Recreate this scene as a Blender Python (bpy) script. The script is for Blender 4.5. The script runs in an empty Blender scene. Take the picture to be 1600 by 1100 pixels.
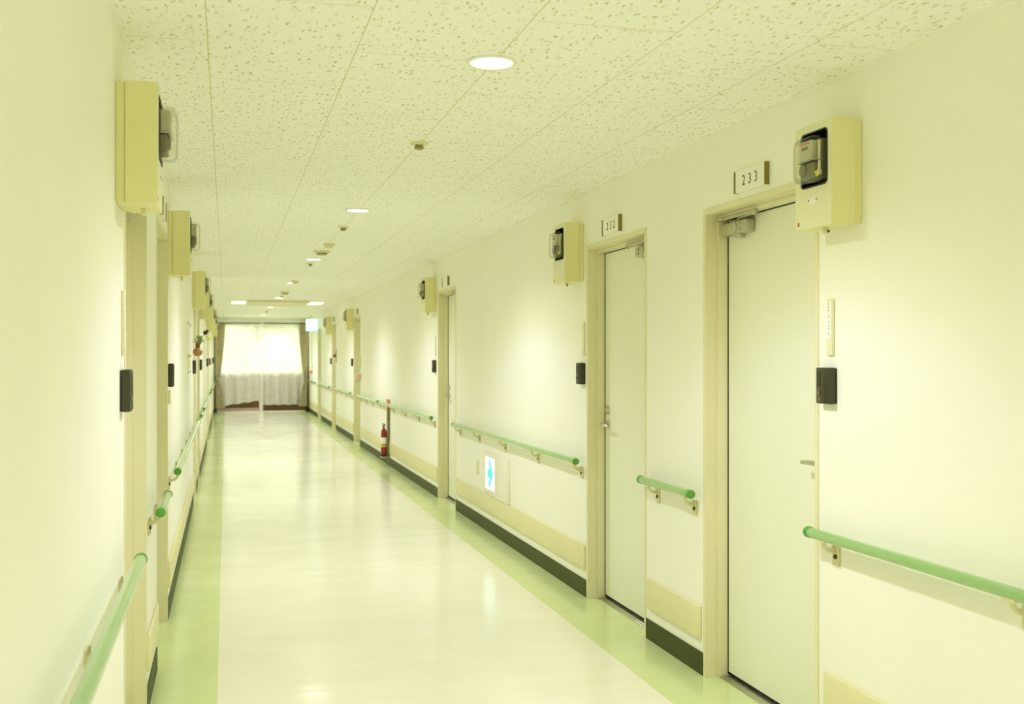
import bpy, bmesh, math, random
from mathutils import Vector, Matrix
random.seed(7)
C = bpy.context.scene.collection
PI = math.pi

# ------------------------------------------------------------------ camera, world, exposure
XL, XR = -0.309, 2.065            # wall faces
H = 2.402                         # ceiling height
YB, YE = -7.0, 28.3               # ends of the corridor
EYE = 1.431
cam_d = bpy.data.cameras.new('camera')
cam = bpy.data.objects.new('camera', cam_d); C.objects.link(cam)
cam.location = (0, 0, EYE)
cam.rotation_euler = (PI/2, 0, -0.2582)
cam_d.sensor_width = 36.0
cam_d.lens = 1690.5/1600*36.0
cam_d.shift_y = 6.2/1600
cam_d.clip_start = 0.02; cam_d.clip_end = 300
cam_d.dof.use_dof = True
cam_d.dof.focus_distance = 5.2
cam_d.dof.aperture_fstop = 3.6
bpy.context.scene.camera = cam

w = bpy.data.worlds.new('world'); bpy.context.scene.world = w
w.use_nodes = True
bg = w.node_tree.nodes['Background']
bg.inputs['Color'].default_value = (0.93, 0.98, 1.0, 1)
bg.inputs['Strength'].default_value = 5.6

vs = bpy.context.scene.view_settings
vs.view_transform = 'Standard'; vs.look = 'None'; vs.gamma = 1.0
vs.exposure = 1.29
cy_ = bpy.context.scene.cycles
cy_.max_bounces = 16; cy_.diffuse_bounces = 12; cy_.glossy_bounces = 5; cy_.transparent_max_bounces = 16

LAMP_X = 0.847
LAMP_Y = [-3.83, -0.18, 3.47, 7.217, 10.98, 14.66, 18.39, 22.07, 26.2]
SPOT_W = 10.0
SPOT_COL = (0.30, 0.31, 1.0)
WIDE_W = 34.0
WIDE_COL = (1.0, 0.975, 0.84)
for i, y in enumerate(LAMP_Y):
    for nm, en, co, ang, bl in (('downlight_beam', SPOT_W, SPOT_COL, 128, 0.30), ('downlight_spill', WIDE_W, WIDE_COL, 154, 1.0)):
        l = bpy.data.lights.new(nm, 'SPOT')
        l.energy = en*(1.25 if y < 0 else 1.0); l.color = co
        l.spot_size = math.radians(ang); l.spot_blend = bl; l.shadow_soft_size = 0.045
        o = bpy.data.objects.new(nm, l); C.objects.link(o)
        o.location = (LAMP_X, y, H-0.055)

# ------------------------------------------------------------------ materials
def node_mat(name):
    m = bpy.data.materials.new(name); m.use_nodes = True
    nt = m.node_tree
    return m, nt, nt.nodes['Principled BSDF']

def N(nt, typ, **kw):
    n = nt.nodes.new(typ)
    for k, v in kw.items():
        if k.startswith('i_'):
            n.inputs[k[2:].replace('_', ' ')].default_value = v
        else: setattr(n, k, v)
    return n

def mat(name, col, rough=0.5, metal=0.0, var=0.06, scale=6.0, bump=0.0, bscale=200.0, coat=0.0, emis=None, estr=0.0, spec=0.5):
    """painted / plastic surface: base colour with faint procedural unevenness"""
    m, nt, p = node_mat(name)
    tc = N(nt, 'ShaderNodeTexCoord')
    nz = N(nt, 'ShaderNodeTexNoise'); nz.inputs['Scale'].default_value = scale; nz.inputs['Detail'].default_value = 4
    nt.links.new(tc.outputs['Object'], nz.inputs['Vector'])
    r = N(nt, 'ShaderNodeValToRGB')
    r.color_ramp.elements[0].position = 0.3; r.color_ramp.elements[1].position = 0.7
    r.color_ramp.elements[0].color = tuple(c*(1-var) for c in col)+(1,)
    r.color_ramp.elements[1].color = tuple(min(1, c*(1+var*0.4)) for c in col)+(1,)
    nt.links.new(nz.outputs['Fac'], r.inputs['Fac'])
    nt.links.new(r.outputs['Color'], p.inputs['Base Color'])
    p.inputs['Roughness'].default_value = rough
    p.inputs['Metallic'].default_value = metal
    p.inputs['Specular IOR Level'].default_value = spec
    p.inputs['Coat Weight'].default_value = coat
    p.inputs['Coat Roughness'].default_value = 0.08
    if bump:
        b = N(nt, 'ShaderNodeTexNoise'); b.inputs['Scale'].default_value = bscale; b.inputs['Detail'].default_value = 3
        nt.links.new(tc.outputs['Object'], b.inputs['Vector'])
        bn = N(nt, 'ShaderNodeBump'); bn.inputs['Strength'].default_value = bump; bn.inputs['Distance'].default_value = 0.002
        nt.links.new(b.outputs['Fac'], bn.inputs['Height']); nt.links.new(bn.outputs['Normal'], p.inputs['Normal'])
    if emis:
        p.inputs['Emission Color'].default_value = emis+(1,); p.inputs['Emission Strength'].default_value = estr
    return m

M = {}
M['wall'] = mat('wall_vinyl', (0.925, 0.92, 0.81), 0.55, var=0.02, scale=1.5, bump=0.15, bscale=420, spec=0.3)
M['frame'] = mat('frame_paint', (0.79, 0.755, 0.50), 0.38, var=0.04, scale=3)
M['leaf'] = mat('door_paint', (0.85, 0.865, 0.70), 0.42, var=0.02, scale=2)
M['box'] = mat('meter_box_paint', (0.81, 0.77, 0.39), 0.4, var=0.02)
M['boxfront'] = mat('meter_box_front_paint', (0.80, 0.79, 0.53), 0.4, var=0.02)
M['guard'] = mat('wall_guard_vinyl', (0.79, 0.755, 0.44), 0.42, var=0.03, scale=3)
M['base'] = mat('baseboard_vinyl', (0.058, 0.070, 0.008), 0.5, var=0.15, scale=5, spec=0.25)
M['rail'] = mat('rail_green_resin', (0.28, 0.50, 0.17), 0.30, var=0.03, coat=0.85)
M['cap'] = mat('cap_green_resin', (0.11, 0.34, 0.045), 0.3, var=0.03)
M['bracket'] = mat('bracket_cream_metal', (0.74, 0.70, 0.42), 0.35, var=0.03)
M['screw'] = mat('dark_screw_metal', (0.10, 0.085, 0.03), 0.35, metal=0.6)
M['steel'] = mat('satin_steel', (0.62, 0.61, 0.47), 0.28, metal=0.9)
M['closer'] = mat('closer_silver_paint', (0.52, 0.51, 0.36), 0.35, metal=0.5)
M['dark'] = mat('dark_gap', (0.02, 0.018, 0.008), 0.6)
M['black'] = mat('black_plastic', (0.045, 0.043, 0.014), 0.4, var=0.1)
M['black2'] = mat('black_plastic_grille', (0.028, 0.027, 0.010), 0.5, var=0.1)
M['button'] = mat('grey_button', (0.14, 0.135, 0.06), 0.4)
M['plate'] = mat('sign_plate_cream', (0.90, 0.895, 0.78), 0.35, var=0.01)
M['platebrown'] = mat('sign_end_brown', (0.24, 0.20, 0.02), 0.4)
M['ink'] = mat('black_ink', (0.03, 0.03, 0.02), 0.5)
M['paper'] = mat('white_paper', (0.92, 0.92, 0.89), 0.6, var=0.02)
M['strip'] = mat('name_plate_cream', (0.82, 0.79, 0.50), 0.35, var=0.02)
M['red'] = mat('red_mark', (0.62, 0.08, 0.05), 0.4)
M['extred'] = mat('extinguisher_red', (0.30, 0.010, 0.008), 0.22, coat=0.5)
M['yellow'] = mat('yellow_label', (0.75, 0.68, 0.03), 0.4)
M['signred'] = mat('faded_red_sign', (0.78, 0.30, 0.18), 0.45)
M['olive'] = mat('olive_board', (0.20, 0.19, 0.055), 0.45)
M['white'] = mat('white_plastic', (0.86, 0.86, 0.74), 0.35, var=0.02)
M['meter'] = mat('meter_grey', (0.22, 0.215, 0.11), 0.45, var=0.1)
M['meterplate'] = mat('meter_face_plate', (0.62, 0.61, 0.42), 0.4)
M['brown'] = mat('brown_wood_panel', (0.17, 0.088, 0.028), 0.4, var=0.25, scale=4)
M['pinkframe'] = mat('pinkish_metal_frame', (0.62, 0.44, 0.36), 0.4)
M['winframe'] = mat('white_window_frame', (0.90, 0.90, 0.84), 0.4)
M['railbrown'] = mat('curtain_rail_brown', (0.13, 0.10, 0.045), 0.35)
M['terracotta'] = mat('ochre_ceramic', (0.42, 0.22, 0.045), 0.3, var=0.3, scale=30)
M['terradark'] = mat('brown_glaze', (0.12, 0.045, 0.012), 0.25)
M['leafgreen'] = mat('leaf_green', (0.16, 0.33, 0.06), 0.5)
M['darkflower'] = mat('dark_flower', (0.045, 0.016, 0.010), 0.6)
M['yflower'] = mat('yellow_flower', (0.80, 0.74, 0.10), 0.55)
M['pink'] = mat('pink_flower', (0.90, 0.66, 0.53), 0.6)
M['orange'] = mat('orange_red_plastic', (0.85, 0.16, 0.07), 0.35)
M['sprinkler'] = mat('sprinkler_metal', (0.30, 0.27, 0.10), 0.35, metal=0.4)
M['sensor'] = mat('sensor_cream', (0.74, 0.71, 0.42), 0.4)
M['bark'] = mat('bark', (0.16, 0.12, 0.07), 0.8)
M['ground'] = mat('ground_green', (0.30, 0.36, 0.14), 0.9, var=0.3)
M['lampglow'] = mat('lamp_diffuser', (0.9, 0.9, 0.88), 0.5, emis=(1, 0.99, 0.95), estr=1.6)
M['tube'] = mat('fluorescent_panel', (0.9, 0.9, 0.88), 0.5, emis=(0.60, 0.66, 0.58), estr=1.0)
M['exitglow'] = mat('lit_sign_face', (0.9, 0.95, 0.95), 0.4, emis=(0.40, 0.52, 0.52), estr=1.0)
M['guideglow'] = mat('lit_guide_face', (0.9, 0.93, 0.93), 0.4, emis=(0.50, 0.60, 0.60), estr=1.0)
M['cyan'] = mat('lit_green_arrow', (0.02, 0.22, 0.17), 0.4, emis=(0.01, 0.36, 0.26), estr=1.0)

def glass_mat(name, tint, gloss=1.45, rough=0.02, cap=1.0):
    m, nt, p = node_mat(name)
    nt.nodes.remove(p)
    t = N(nt, 'ShaderNodeBsdfTransparent'); t.inputs['Color'].default_value = tint+(1,)
    g = N(nt, 'ShaderNodeBsdfGlossy'); g.inputs['Roughness'].default_value = rough
    fr = N(nt, 'ShaderNodeFresnel'); fr.inputs['IOR'].default_value = gloss
    mn = N(nt, 'ShaderNodeMath', operation='MINIMUM'); mn.inputs[1].default_value = cap
    nt.links.new(fr.outputs[0], mn.inputs[0])
    mx = N(nt, 'ShaderNodeMixShader')
    nt.links.new(mn.outputs[0], mx.inputs['Fac'])
    nt.links.new(t.outputs[0], mx.inputs[1]); nt.links.new(g.outputs[0], mx.inputs[2])
    nt.links.new(mx.outputs[0], nt.nodes['Material Output'].inputs['Surface'])
    return m
M['glass'] = glass_mat('window_glass', (0.97, 0.98, 0.97), 1.45)
M['dome'] = glass_mat('clear_meter_cover', (0.975, 0.975, 0.945), 1.42, 0.06, 0.35)

def cloth_mat(name, col, transl, trans=0.0, pattern=0.1, sc=25):
    m, nt, p = node_mat(name)
    nt.nodes.remove(p)
    tc = N(nt, 'ShaderNodeTexCoord')
    v = N(nt, 'ShaderNodeTexVoronoi'); v.inputs['Scale'].default_value = sc
    nz = N(nt, 'ShaderNodeTexNoise'); nz.inputs['Scale'].default_value = sc*0.6
    nt.links.new(tc.outputs['Object'], nz.inputs['Vector'])
    nt.links.new(tc.outputs['Object'], v.inputs['Vector'])
    ad = N(nt, 'ShaderNodeMath', operation='MULTIPLY')
    nt.links.new(nz.outputs['Fac'], ad.inputs[0]); nt.links.new(v.outputs['Distance'], ad.inputs[1])
    r = N(nt, 'ShaderNodeValToRGB')
    r.color_ramp.elements[0].position = 0.12; r.color_ramp.elements[1].position = 0.26
    r.color_ramp.elements[0].color = tuple(c*(1-pattern) for c in col)+(1,)
    r.color_ramp.elements[1].color = col+(1,)
    nt.links.new(ad.outputs[0], r.inputs['Fac'])
    d = N(nt, 'ShaderNodeBsdfDiffuse'); t = N(nt, 'ShaderNodeBsdfTranslucent')
    nt.links.new(r.outputs['Color'], d.inputs['Color']); nt.links.new(r.outputs['Color'], t.inputs['Color'])
    mx = N(nt, 'ShaderNodeMixShader'); mx.inputs['Fac'].default_value = transl
    nt.links.new(d.outputs[0], mx.inputs[1]); nt.links.new(t.outputs[0], mx.inputs[2])
    tr = N(nt, 'ShaderNodeBsdfTransparent')
    mx2 = N(nt, 'ShaderNodeMixShader'); mx2.inputs['Fac'].default_value = trans
    nt.links.new(mx.outputs[0], mx2.inputs[1]); nt.links.new(tr.outputs[0], mx2.inputs[2])
    nt.links.new(mx2.outputs[0], nt.nodes['Material Output'].inputs['Surface'])
    return m
M['sheer'] = cloth_mat('sheer_curtain_cloth', (0.92, 0.90, 0.82), 0.22, 0.10, 0.12, 18)
M['drape'] = cloth_mat('drape_cloth', (0.70, 0.65, 0.46), 0.12, 0.0, 0.22, 14)

def floor_mat():
    m, nt, p = node_mat('sheet_vinyl_floor')
    tc = N(nt, 'ShaderNodeTexCoord')
    sx = N(nt, 'ShaderNodeSeparateXYZ'); nt.links.new(tc.outputs['Object'], sx.inputs[0])
    a = N(nt, 'ShaderNodeMath', operation='LESS_THAN'); a.inputs[1].default_value = -0.036
    b = N(nt, 'ShaderNodeMath', operation='GREATER_THAN'); b.inputs[1].default_value = 1.779
    nt.links.new(sx.outputs['X'], a.inputs[0]); nt.links.new(sx.outputs['X'], b.inputs[0])
    s = N(nt, 'ShaderNodeMath', operation='ADD'); nt.links.new(a.outputs[0], s.inputs[0]); nt.links.new(b.outputs[0], s.inputs[1])
    nz = N(nt, 'ShaderNodeTexNoise'); nz.inputs['Scale'].default_value = 2.2; nz.inputs['Detail'].default_value = 6
    nt.links.new(tc.outputs['Object'], nz.inputs['Vector'])
    rc = N(nt, 'ShaderNodeValToRGB'); rg = N(nt, 'ShaderNodeValToRGB')
    for r, lo, hi in ((rc, (0.85, 0.84, 0.69), (0.885, 0.88, 0.76)), (rg, (0.63, 0.73, 0.35), (0.69, 0.78, 0.41))):
        r.color_ramp.elements[0].position = 0.3; r.color_ramp.elements[1].position = 0.7
        r.color_ramp.elements[0].color = lo+(1,); r.color_ramp.elements[1].color = hi+(1,)
        nt.links.new(nz.outputs['Fac'], r.inputs['Fac'])
    mx = N(nt, 'ShaderNodeMix', data_type='RGBA')
    nt.links.new(s.outputs[0], mx.inputs['Factor'])
    nt.links.new(rc.outputs['Color'], mx.inputs['A']); nt.links.new(rg.outputs['Color'], mx.inputs['B'])
    nt.links.new(mx.outputs['Result'], p.inputs['Base Color'])
    p.inputs['Roughness'].default_value = 0.16
    p.inputs['Specular IOR Level'].default_value = 0.55
    # the sheet lies in gentle waves across the corridor
    mp = N(nt, 'ShaderNodeMapping'); mp.inputs['Scale'].default_value = (0.5, 3.2, 1)
    nt.links.new(tc.outputs['Object'], mp.inputs['Vector'])
    wv = N(nt, 'ShaderNodeTexNoise'); wv.inputs['Scale'].default_value = 1.6; wv.inputs['Detail'].default_value = 2
    nt.links.new(mp.outputs[0], wv.inputs['Vector'])
    bn = N(nt, 'ShaderNodeBump'); bn.inputs['Strength'].default_value = 0.5; bn.inputs['Distance'].default_value = 0.006
    nt.links.new(wv.outputs['Fac'], bn.inputs['Height']); nt.links.new(bn.outputs['Normal'], p.inputs['Normal'])
    rr = N(nt, 'ShaderNodeMapRange'); rr.inputs['To Min'].default_value = 0.11; rr.inputs['To Max'].default_value = 0.23
    nt.links.new(nz.outputs['Fac'], rr.inputs['Value']); nt.links.new(rr.outputs[0], p.inputs['Roughness'])
    return m
M['floor'] = floor_mat()

def ceiling_mat():
    m, nt, p = node_mat('perforated_ceiling_board')
    tc = N(nt, 'ShaderNodeTexCoord')
    sx = N(nt, 'ShaderNodeSeparateXYZ'); nt.links.new(tc.outputs['Object'], sx.inputs[0])
    ax = N(nt, 'ShaderNodeMath', operation='ADD'); ax.inputs[1].default_value = 0.0557+0.455
    ay = N(nt, 'ShaderNodeMath', operation='ADD'); ay.inputs[1].default_value = -3.0122+0.91*20
    nt.links.new(sx.outputs['X'], ax.inputs[0]); nt.links.new(sx.outputs['Y'], ay.inputs[0])
    cb = N(nt, 'ShaderNodeCombineXYZ'); nt.links.new(ay.outputs[0], cb.inputs['X']); nt.links.new(ax.outputs[0], cb.inputs['Y'])
    br = N(nt, 'ShaderNodeTexBrick', offset=0.5, offset_frequency=2)
    br.inputs['Scale'].default_value = 1.0; br.inputs['Brick Width'].default_value = 0.91; br.inputs['Row Height'].default_value = 0.455
    br.inputs['Mortar Size'].default_value = 0.0016; br.inputs['Mortar Smooth'].default_value = 0.2
    nt.links.new(cb.outputs[0], br.inputs['Vector'])
    # worm-shaped pits
    dn = N(nt, 'ShaderNodeTexNoise'); dn.inputs['Scale'].default_value = 45; dn.inputs['Detail'].default_value = 2
    nt.links.new(tc.outputs['Object'], dn.inputs['Vector'])
    mv = N(nt, 'ShaderNodeVectorMath', operation='MULTIPLY_ADD'); mv.inputs[1].default_value = (0.03, 0.03, 0)
    nt.links.new(dn.outputs['Color'], mv.inputs[0]); nt.links.new(tc.outputs['Object'], mv.inputs[2])
    def pits(scale, stretch, thr, keep):
        mp = N(nt, 'ShaderNodeMapping'); mp.inputs['Scale'].default_value = stretch
        nt.links.new(mv.outputs[0], mp.inputs['Vector'])
        v = N(nt, 'ShaderNodeTexVoronoi', voronoi_dimensions='2D'); v.inputs['Scale'].default_value = scale
        nt.links.new(mp.outputs[0], v.inputs['Vector'])
        lt = N(nt, 'ShaderNodeMapRange'); lt.inputs['From Min'].default_value = thr; lt.inputs['From Max'].default_value = thr*0.7
        nt.links.new(v.outputs['Distance'], lt.inputs['Value'])
        s2 = N(nt, 'ShaderNodeSeparateColor'); nt.links.new(v.outputs['Color'], s2.inputs[0])
        k = N(nt, 'ShaderNodeMath', operation='LESS_THAN'); k.inputs[1].default_value = keep
        nt.links.new(s2.outputs[0], k.inputs[0])
        q = N(nt, 'ShaderNodeMath', operation='MULTIPLY'); nt.links.new(lt.outputs[0], q.inputs[0]); nt.links.new(k.outputs[0], q.inputs[1])
        g = N(nt, 'ShaderNodeMath', operation='MULTIPLY_ADD'); g.inputs[1].default_value = 0.75; g.inputs[2].default_value = 0.25
        nt.links.new(s2.outputs[1], g.inputs[0])
        h = N(nt, 'ShaderNodeMath', operation='MULTIPLY'); nt.links.new(q.outputs[0], h.inputs[0]); nt.links.new(g.outputs[0], h.inputs[1])
        return h
    a = pits(36, (1.25, 0.36, 1), 0.17, 0.70)
    b = pits(30, (0.7, 0.8, 1), 0.115, 0.40)
    c = pits(60, (1.0, 1.0, 1), 0.14, 0.4)
    mx1 = N(nt, 'ShaderNodeMath', operation='MAXIMUM'); nt.links.new(a.outputs[0], mx1.inputs[0]); nt.links.new(b.outputs[0], mx1.inputs[1])
    mx2 = N(nt, 'ShaderNodeMath', operation='MAXIMUM'); nt.links.new(mx1.outputs[0], mx2.inputs[0]); nt.links.new(c.outputs[0], mx2.inputs[1])
    # the boards have plain margins at their joints
    c1 = N(nt, 'ShaderNodeMix', data_type='RGBA')
    c1.inputs['A'].default_value = (0.93, 0.94, 0.86, 1); c1.inputs['B'].default_value = (0.50, 0.45, 0.17, 1)
    nt.links.new(mx2.outputs[0], c1.inputs['Factor'])
    c2 = N(nt, 'ShaderNodeMix', data_type='RGBA'); c2.inputs['B'].default_value = (0.60, 0.56, 0.27, 1)
    nt.links.new(c1.outputs['Result'], c2.inputs['A']); nt.links.new(br.outputs['Fac'], c2.inputs['Factor'])
    nt.links.new(c2.outputs['Result'], p.inputs['Base Color'])
    p.inputs['Roughness'].default_value = 0.75
    p.inputs['Specular IOR Level'].default_value = 0.2
    return m
M['ceiling'] = ceiling_mat()

def foliage_mat(name, a, b):
    m, nt, p = node_mat(name)
    tc = N(nt, 'ShaderNodeTexCoord')
    nz = N(nt, 'ShaderNodeTexNoise'); nz.inputs['Scale'].default_value = 7; nz.inputs['Detail'].default_value = 8
    nt.links.new(tc.outputs['Object'], nz.inputs['Vector'])
    r = N(nt, 'ShaderNodeValToRGB'); r.color_ramp.elements[0].position = 0.35; r.color_ramp.elements[1].position = 0.65
    r.color_ramp.elements[0].color = a+(1,); r.color_ramp.elements[1].color = b+(1,)
    nt.links.new(nz.outputs['Fac'], r.inputs['Fac']); nt.links.new(r.outputs['Color'], p.inputs['Base Color'])
    p.inputs['Roughness'].default_value = 0.7
    return m
M['foliage'] = foliage_mat('tree_foliage', (0.24, 0.34, 0.16), (0.50, 0.60, 0.34))

# ------------------------------------------------------------------ mesh helpers
def new(): return bmesh.new()

def add_box(bm, x0, x1, y0, y1, z0, z1, bev=0.0, seg=2):
    r = bmesh.ops.create_cube(bm, size=1.0)
    vs_ = r['verts']
    for v in vs_:
        v.co = Vector(((x0+x1)/2+v.co.x*(x1-x0), (y0+y1)/2+v.co.y*(y1-y0), (z0+z1)/2+v.co.z*(z1-z0)))
    if bev:
        es = list({e for v in vs_ for e in v.link_edges})
        bmesh.ops.bevel(bm, geom=es, offset=bev, segments=seg, affect='EDGES', profile=0.5)
    return bm

def add_tube(bm, pts, r, seg=12, cap=True):
    pts = [Vector(p) for p in pts]; rings = []
    rs = r if isinstance(r, (list, tuple)) else [r]*len(pts)
    up = None
    for i, p in enumerate(pts):
        t = ((pts[min(i+1, len(pts)-1)]-pts[max(i-1, 0)])).normalized()
        if up is None:
            up = Vector((0, 0, 1)) if abs(t.z) < 0.9 else Vector((1, 0, 0))
        a = t.cross(up).normalized(); b = a.cross(t).normalized(); up = b
        rings.append([bm.verts.new(p+rs[i]*(math.cos(2*PI*k/seg)*a+math.sin(2*PI*k/seg)*b)) for k in range(seg)])
    for i in range(len(rings)-1):
        for k in range(seg):
            f = bm.faces.new((rings[i][k], rings[i][(k+1) % seg], rings[i+1][(k+1) % seg], rings[i+1][k])); f.smooth = True
    if cap:
        bm.faces.new(rings[0][::-1]); bm.faces.new(rings[-1])
    return bm

def add_lathe(bm, prof, origin=(0, 0, 0), axis='Z', seg=24):
    """profile of (radius, height) turned about the axis"""
    o = Vector(origin); rings = []
    for (r, h) in prof:
        ring = []
        for k in range(seg):
            a = 2*PI*k/seg; c, s = r*math.cos(a), r*math.sin(a)
            p = {'Z': (c, s, h), 'X': (h, c, s), 'Y': (s, h, c)}[axis]
            ring.append(bm.verts.new(o+Vector(p)))
        rings.append(ring)
    for i in range(len(rings)-1):
        for k in range(seg):
            f = bm.faces.new((rings[i][k], rings[i][(k+1) % seg], rings[i+1][(k+1) % seg], rings[i+1][k])); f.smooth = True
    bm.faces.new(rings[0][::-1]); bm.faces.new(rings[-1])
    return bm

def rrect(y0, y1, z0, z1, r, n=5):
    out = []
    for cy, cz, a0 in ((y1-r, z1-r, 0), (y0+r, z1-r, PI/2), (y0+r, z0+r, PI), (y1-r, z0+r, 1.5*PI)):
        for k in range(n+1):
            a = a0+PI/2*k/n
            out.append((cy+r*math.cos(a), cz+r*math.sin(a)))
    return out

def add_prism(bm, outline, x0, x1):
    """outline of (y, z) pushed along x"""
    a = [bm.verts.new((x0, y, z)) for y, z in outline]; b = [bm.verts.new((x1, y, z)) for y, z in outline]
    n = len(outline)
    for k in range(n): bm.faces.new((a[k], a[(k+1) % n], b[(k+1) % n], b[k]))
    bm.faces.new(a[::-1]); bm.faces.new(b)
    return bm

def add_frame(bm, outer, inner, x0, x1):
    """plate with a hole: outer and inner (y, z) outlines of equal length"""
    n = len(outer)
    A = [[bm.verts.new((x, y, z)) for y, z in o] for x in (x0, x1) for o in (outer, inner)]
    for k in range(n):
        j = (k+1) % n
        bm.faces.new((A[0][k], A[0][j], A[2][j], A[2][k]))
        bm.faces.new((A[1][k], A[3][k], A[3][j], A[1][j]))
        bm.faces.new((A[2][k], A[2][j], A[3][j], A[3][k]))
        bm.faces.new((A[0][k], A[1][k], A[1][j], A[0][j]))
    return bm

def obj(name, bm, m, parent=None, smooth_angle=None):
    bmesh.ops.recalc_face_normals(bm, faces=bm.faces)
    me = bpy.data.meshes.new(name); bm.to_mesh(me); bm.free()
    me.set_sharp_from_angle(angle=math.radians(42))
    me.materials.append(M[m] if isinstance(m, str) else m)
    o = bpy.data.objects.new(name, me); C.objects.link(o)
    if parent is not None: o.parent = parent
    return o

def tag(o, label, cat, group=None):
    o['label'] = label; o['category'] = cat
    if group: o['group'] = group
    return o

def thing(name, label, cat, loc=(0, 0, 0), rotz=0, group=None):
    o = bpy.data.objects.new(name, None); C.objects.link(o)
    o.empty_display_size = 0.1
    o.location = loc; o.rotation_euler = (0, 0, rotz)
    return tag(o, label, cat, group)

def struct(name, bm, m):
    o = obj(name, bm, m); o['kind'] = 'structure'; return o

def dup(root, loc, rotz, label, group=None):
    r = root.copy(); C.objects.link(r); r.location = loc; r.rotation_euler = (0, 0, rotz); r['label'] = label
    if group: r['group'] = group
    for ch in list(root.children):
        c = ch.copy(); C.objects.link(c); c.parent = r
        for g in ch.children:
            d = g.copy(); C.objects.link(d); d.parent = c
    return r

def text_mesh(body, size, spacing=1.0, extrude=0.0004):
    cu = bpy.data.curves.new('numerals', 'FONT'); cu.body = body; cu.size = size
    cu.align_x = 'CENTER'; cu.align_y = 'CENTER'; cu.extrude = extrude; cu.space_character = spacing
    cu.offset = -0.0003
    t = bpy.data.objects.new('numerals', cu); C.objects.link(t)
    bpy.context.view_layer.update()
    me = bpy.data.meshes.new_from_object(t.evaluated_get(bpy.context.evaluated_depsgraph_get()))
    bpy.data.objects.remove(t); bpy.data.curves.remove(cu)
    return me

# ------------------------------------------------------------------ the room shell
DR = [(3.507, 4.437), (5.161, 6.059), (9.873, 10.72), (17.30, 18.17), (21.22, 22.02), (24.62, 25.48)]
DL = [(3.60, 4.52), (5.21, 6.12), (10.87, 11.77), (12.42, 13.28), (18.14, 19.02), (19.66, 20.52), (25.40, 26.28)]
DH = 2.062       # clear height of the openings
WT = 0.20

bm = new(); add_box(bm, XL-WT, XR+WT, YB-0.2, YE+0.2, -0.1, 0)
struct('floor', bm, 'floor')
bm = new(); add_box(bm, XL-WT, XR+WT, YB-0.2, YE+0.2, H, H+0.1)
struct('ceiling', bm, 'ceiling')

def side_wall(name, x0, x1, doors):
    bm = new(); y = YB
    for a, b in doors:
        add_box(bm, x0, x1, y, a, 0, H)
        add_box(bm, x0, x1, a, b, DH, H)
        y = b
    add_box(bm, x0, x1, y, YE, 0, H)
    return struct(name, bm, 'wall')
side_wall('wall_left', XL-WT, XL, DL)
side_wall('wall_right', XR, XR+WT, DR)
bm = new(); add_box(bm, XL, XR, YB-0.2, YB, 0, H); struct('wall_back', bm, 'wall')

def gaps(doors, y0, y1, pad):
    out = []; y = y0
    for a, b in doors:
        out.append((y, a-pad)); y = b+pad
    out.append((y, y1)); return out

for side, s, X, doors in (('left', 1, XL, DL), ('right', -1, XR, DR)):
    bm = new()
    for a, b in gaps(doors, YB+0.01, YE-0.12, 0.022):
        xs = sorted((X, X+s*0.006)); add_box(bm, xs[0], xs[1], a, b, 0.0, 0.102, 0.0015, 1)
    struct('baseboard_'+side, bm, 'base')
    bm = new(); xs = sorted((X, X+s*0.012)); add_box(bm, xs[0], xs[1], YB+0.01, YE-0.01, H-0.012, H)
    struct('trim_'+('1' if side == 'left' else '2'), bm, 'wall')

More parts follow.
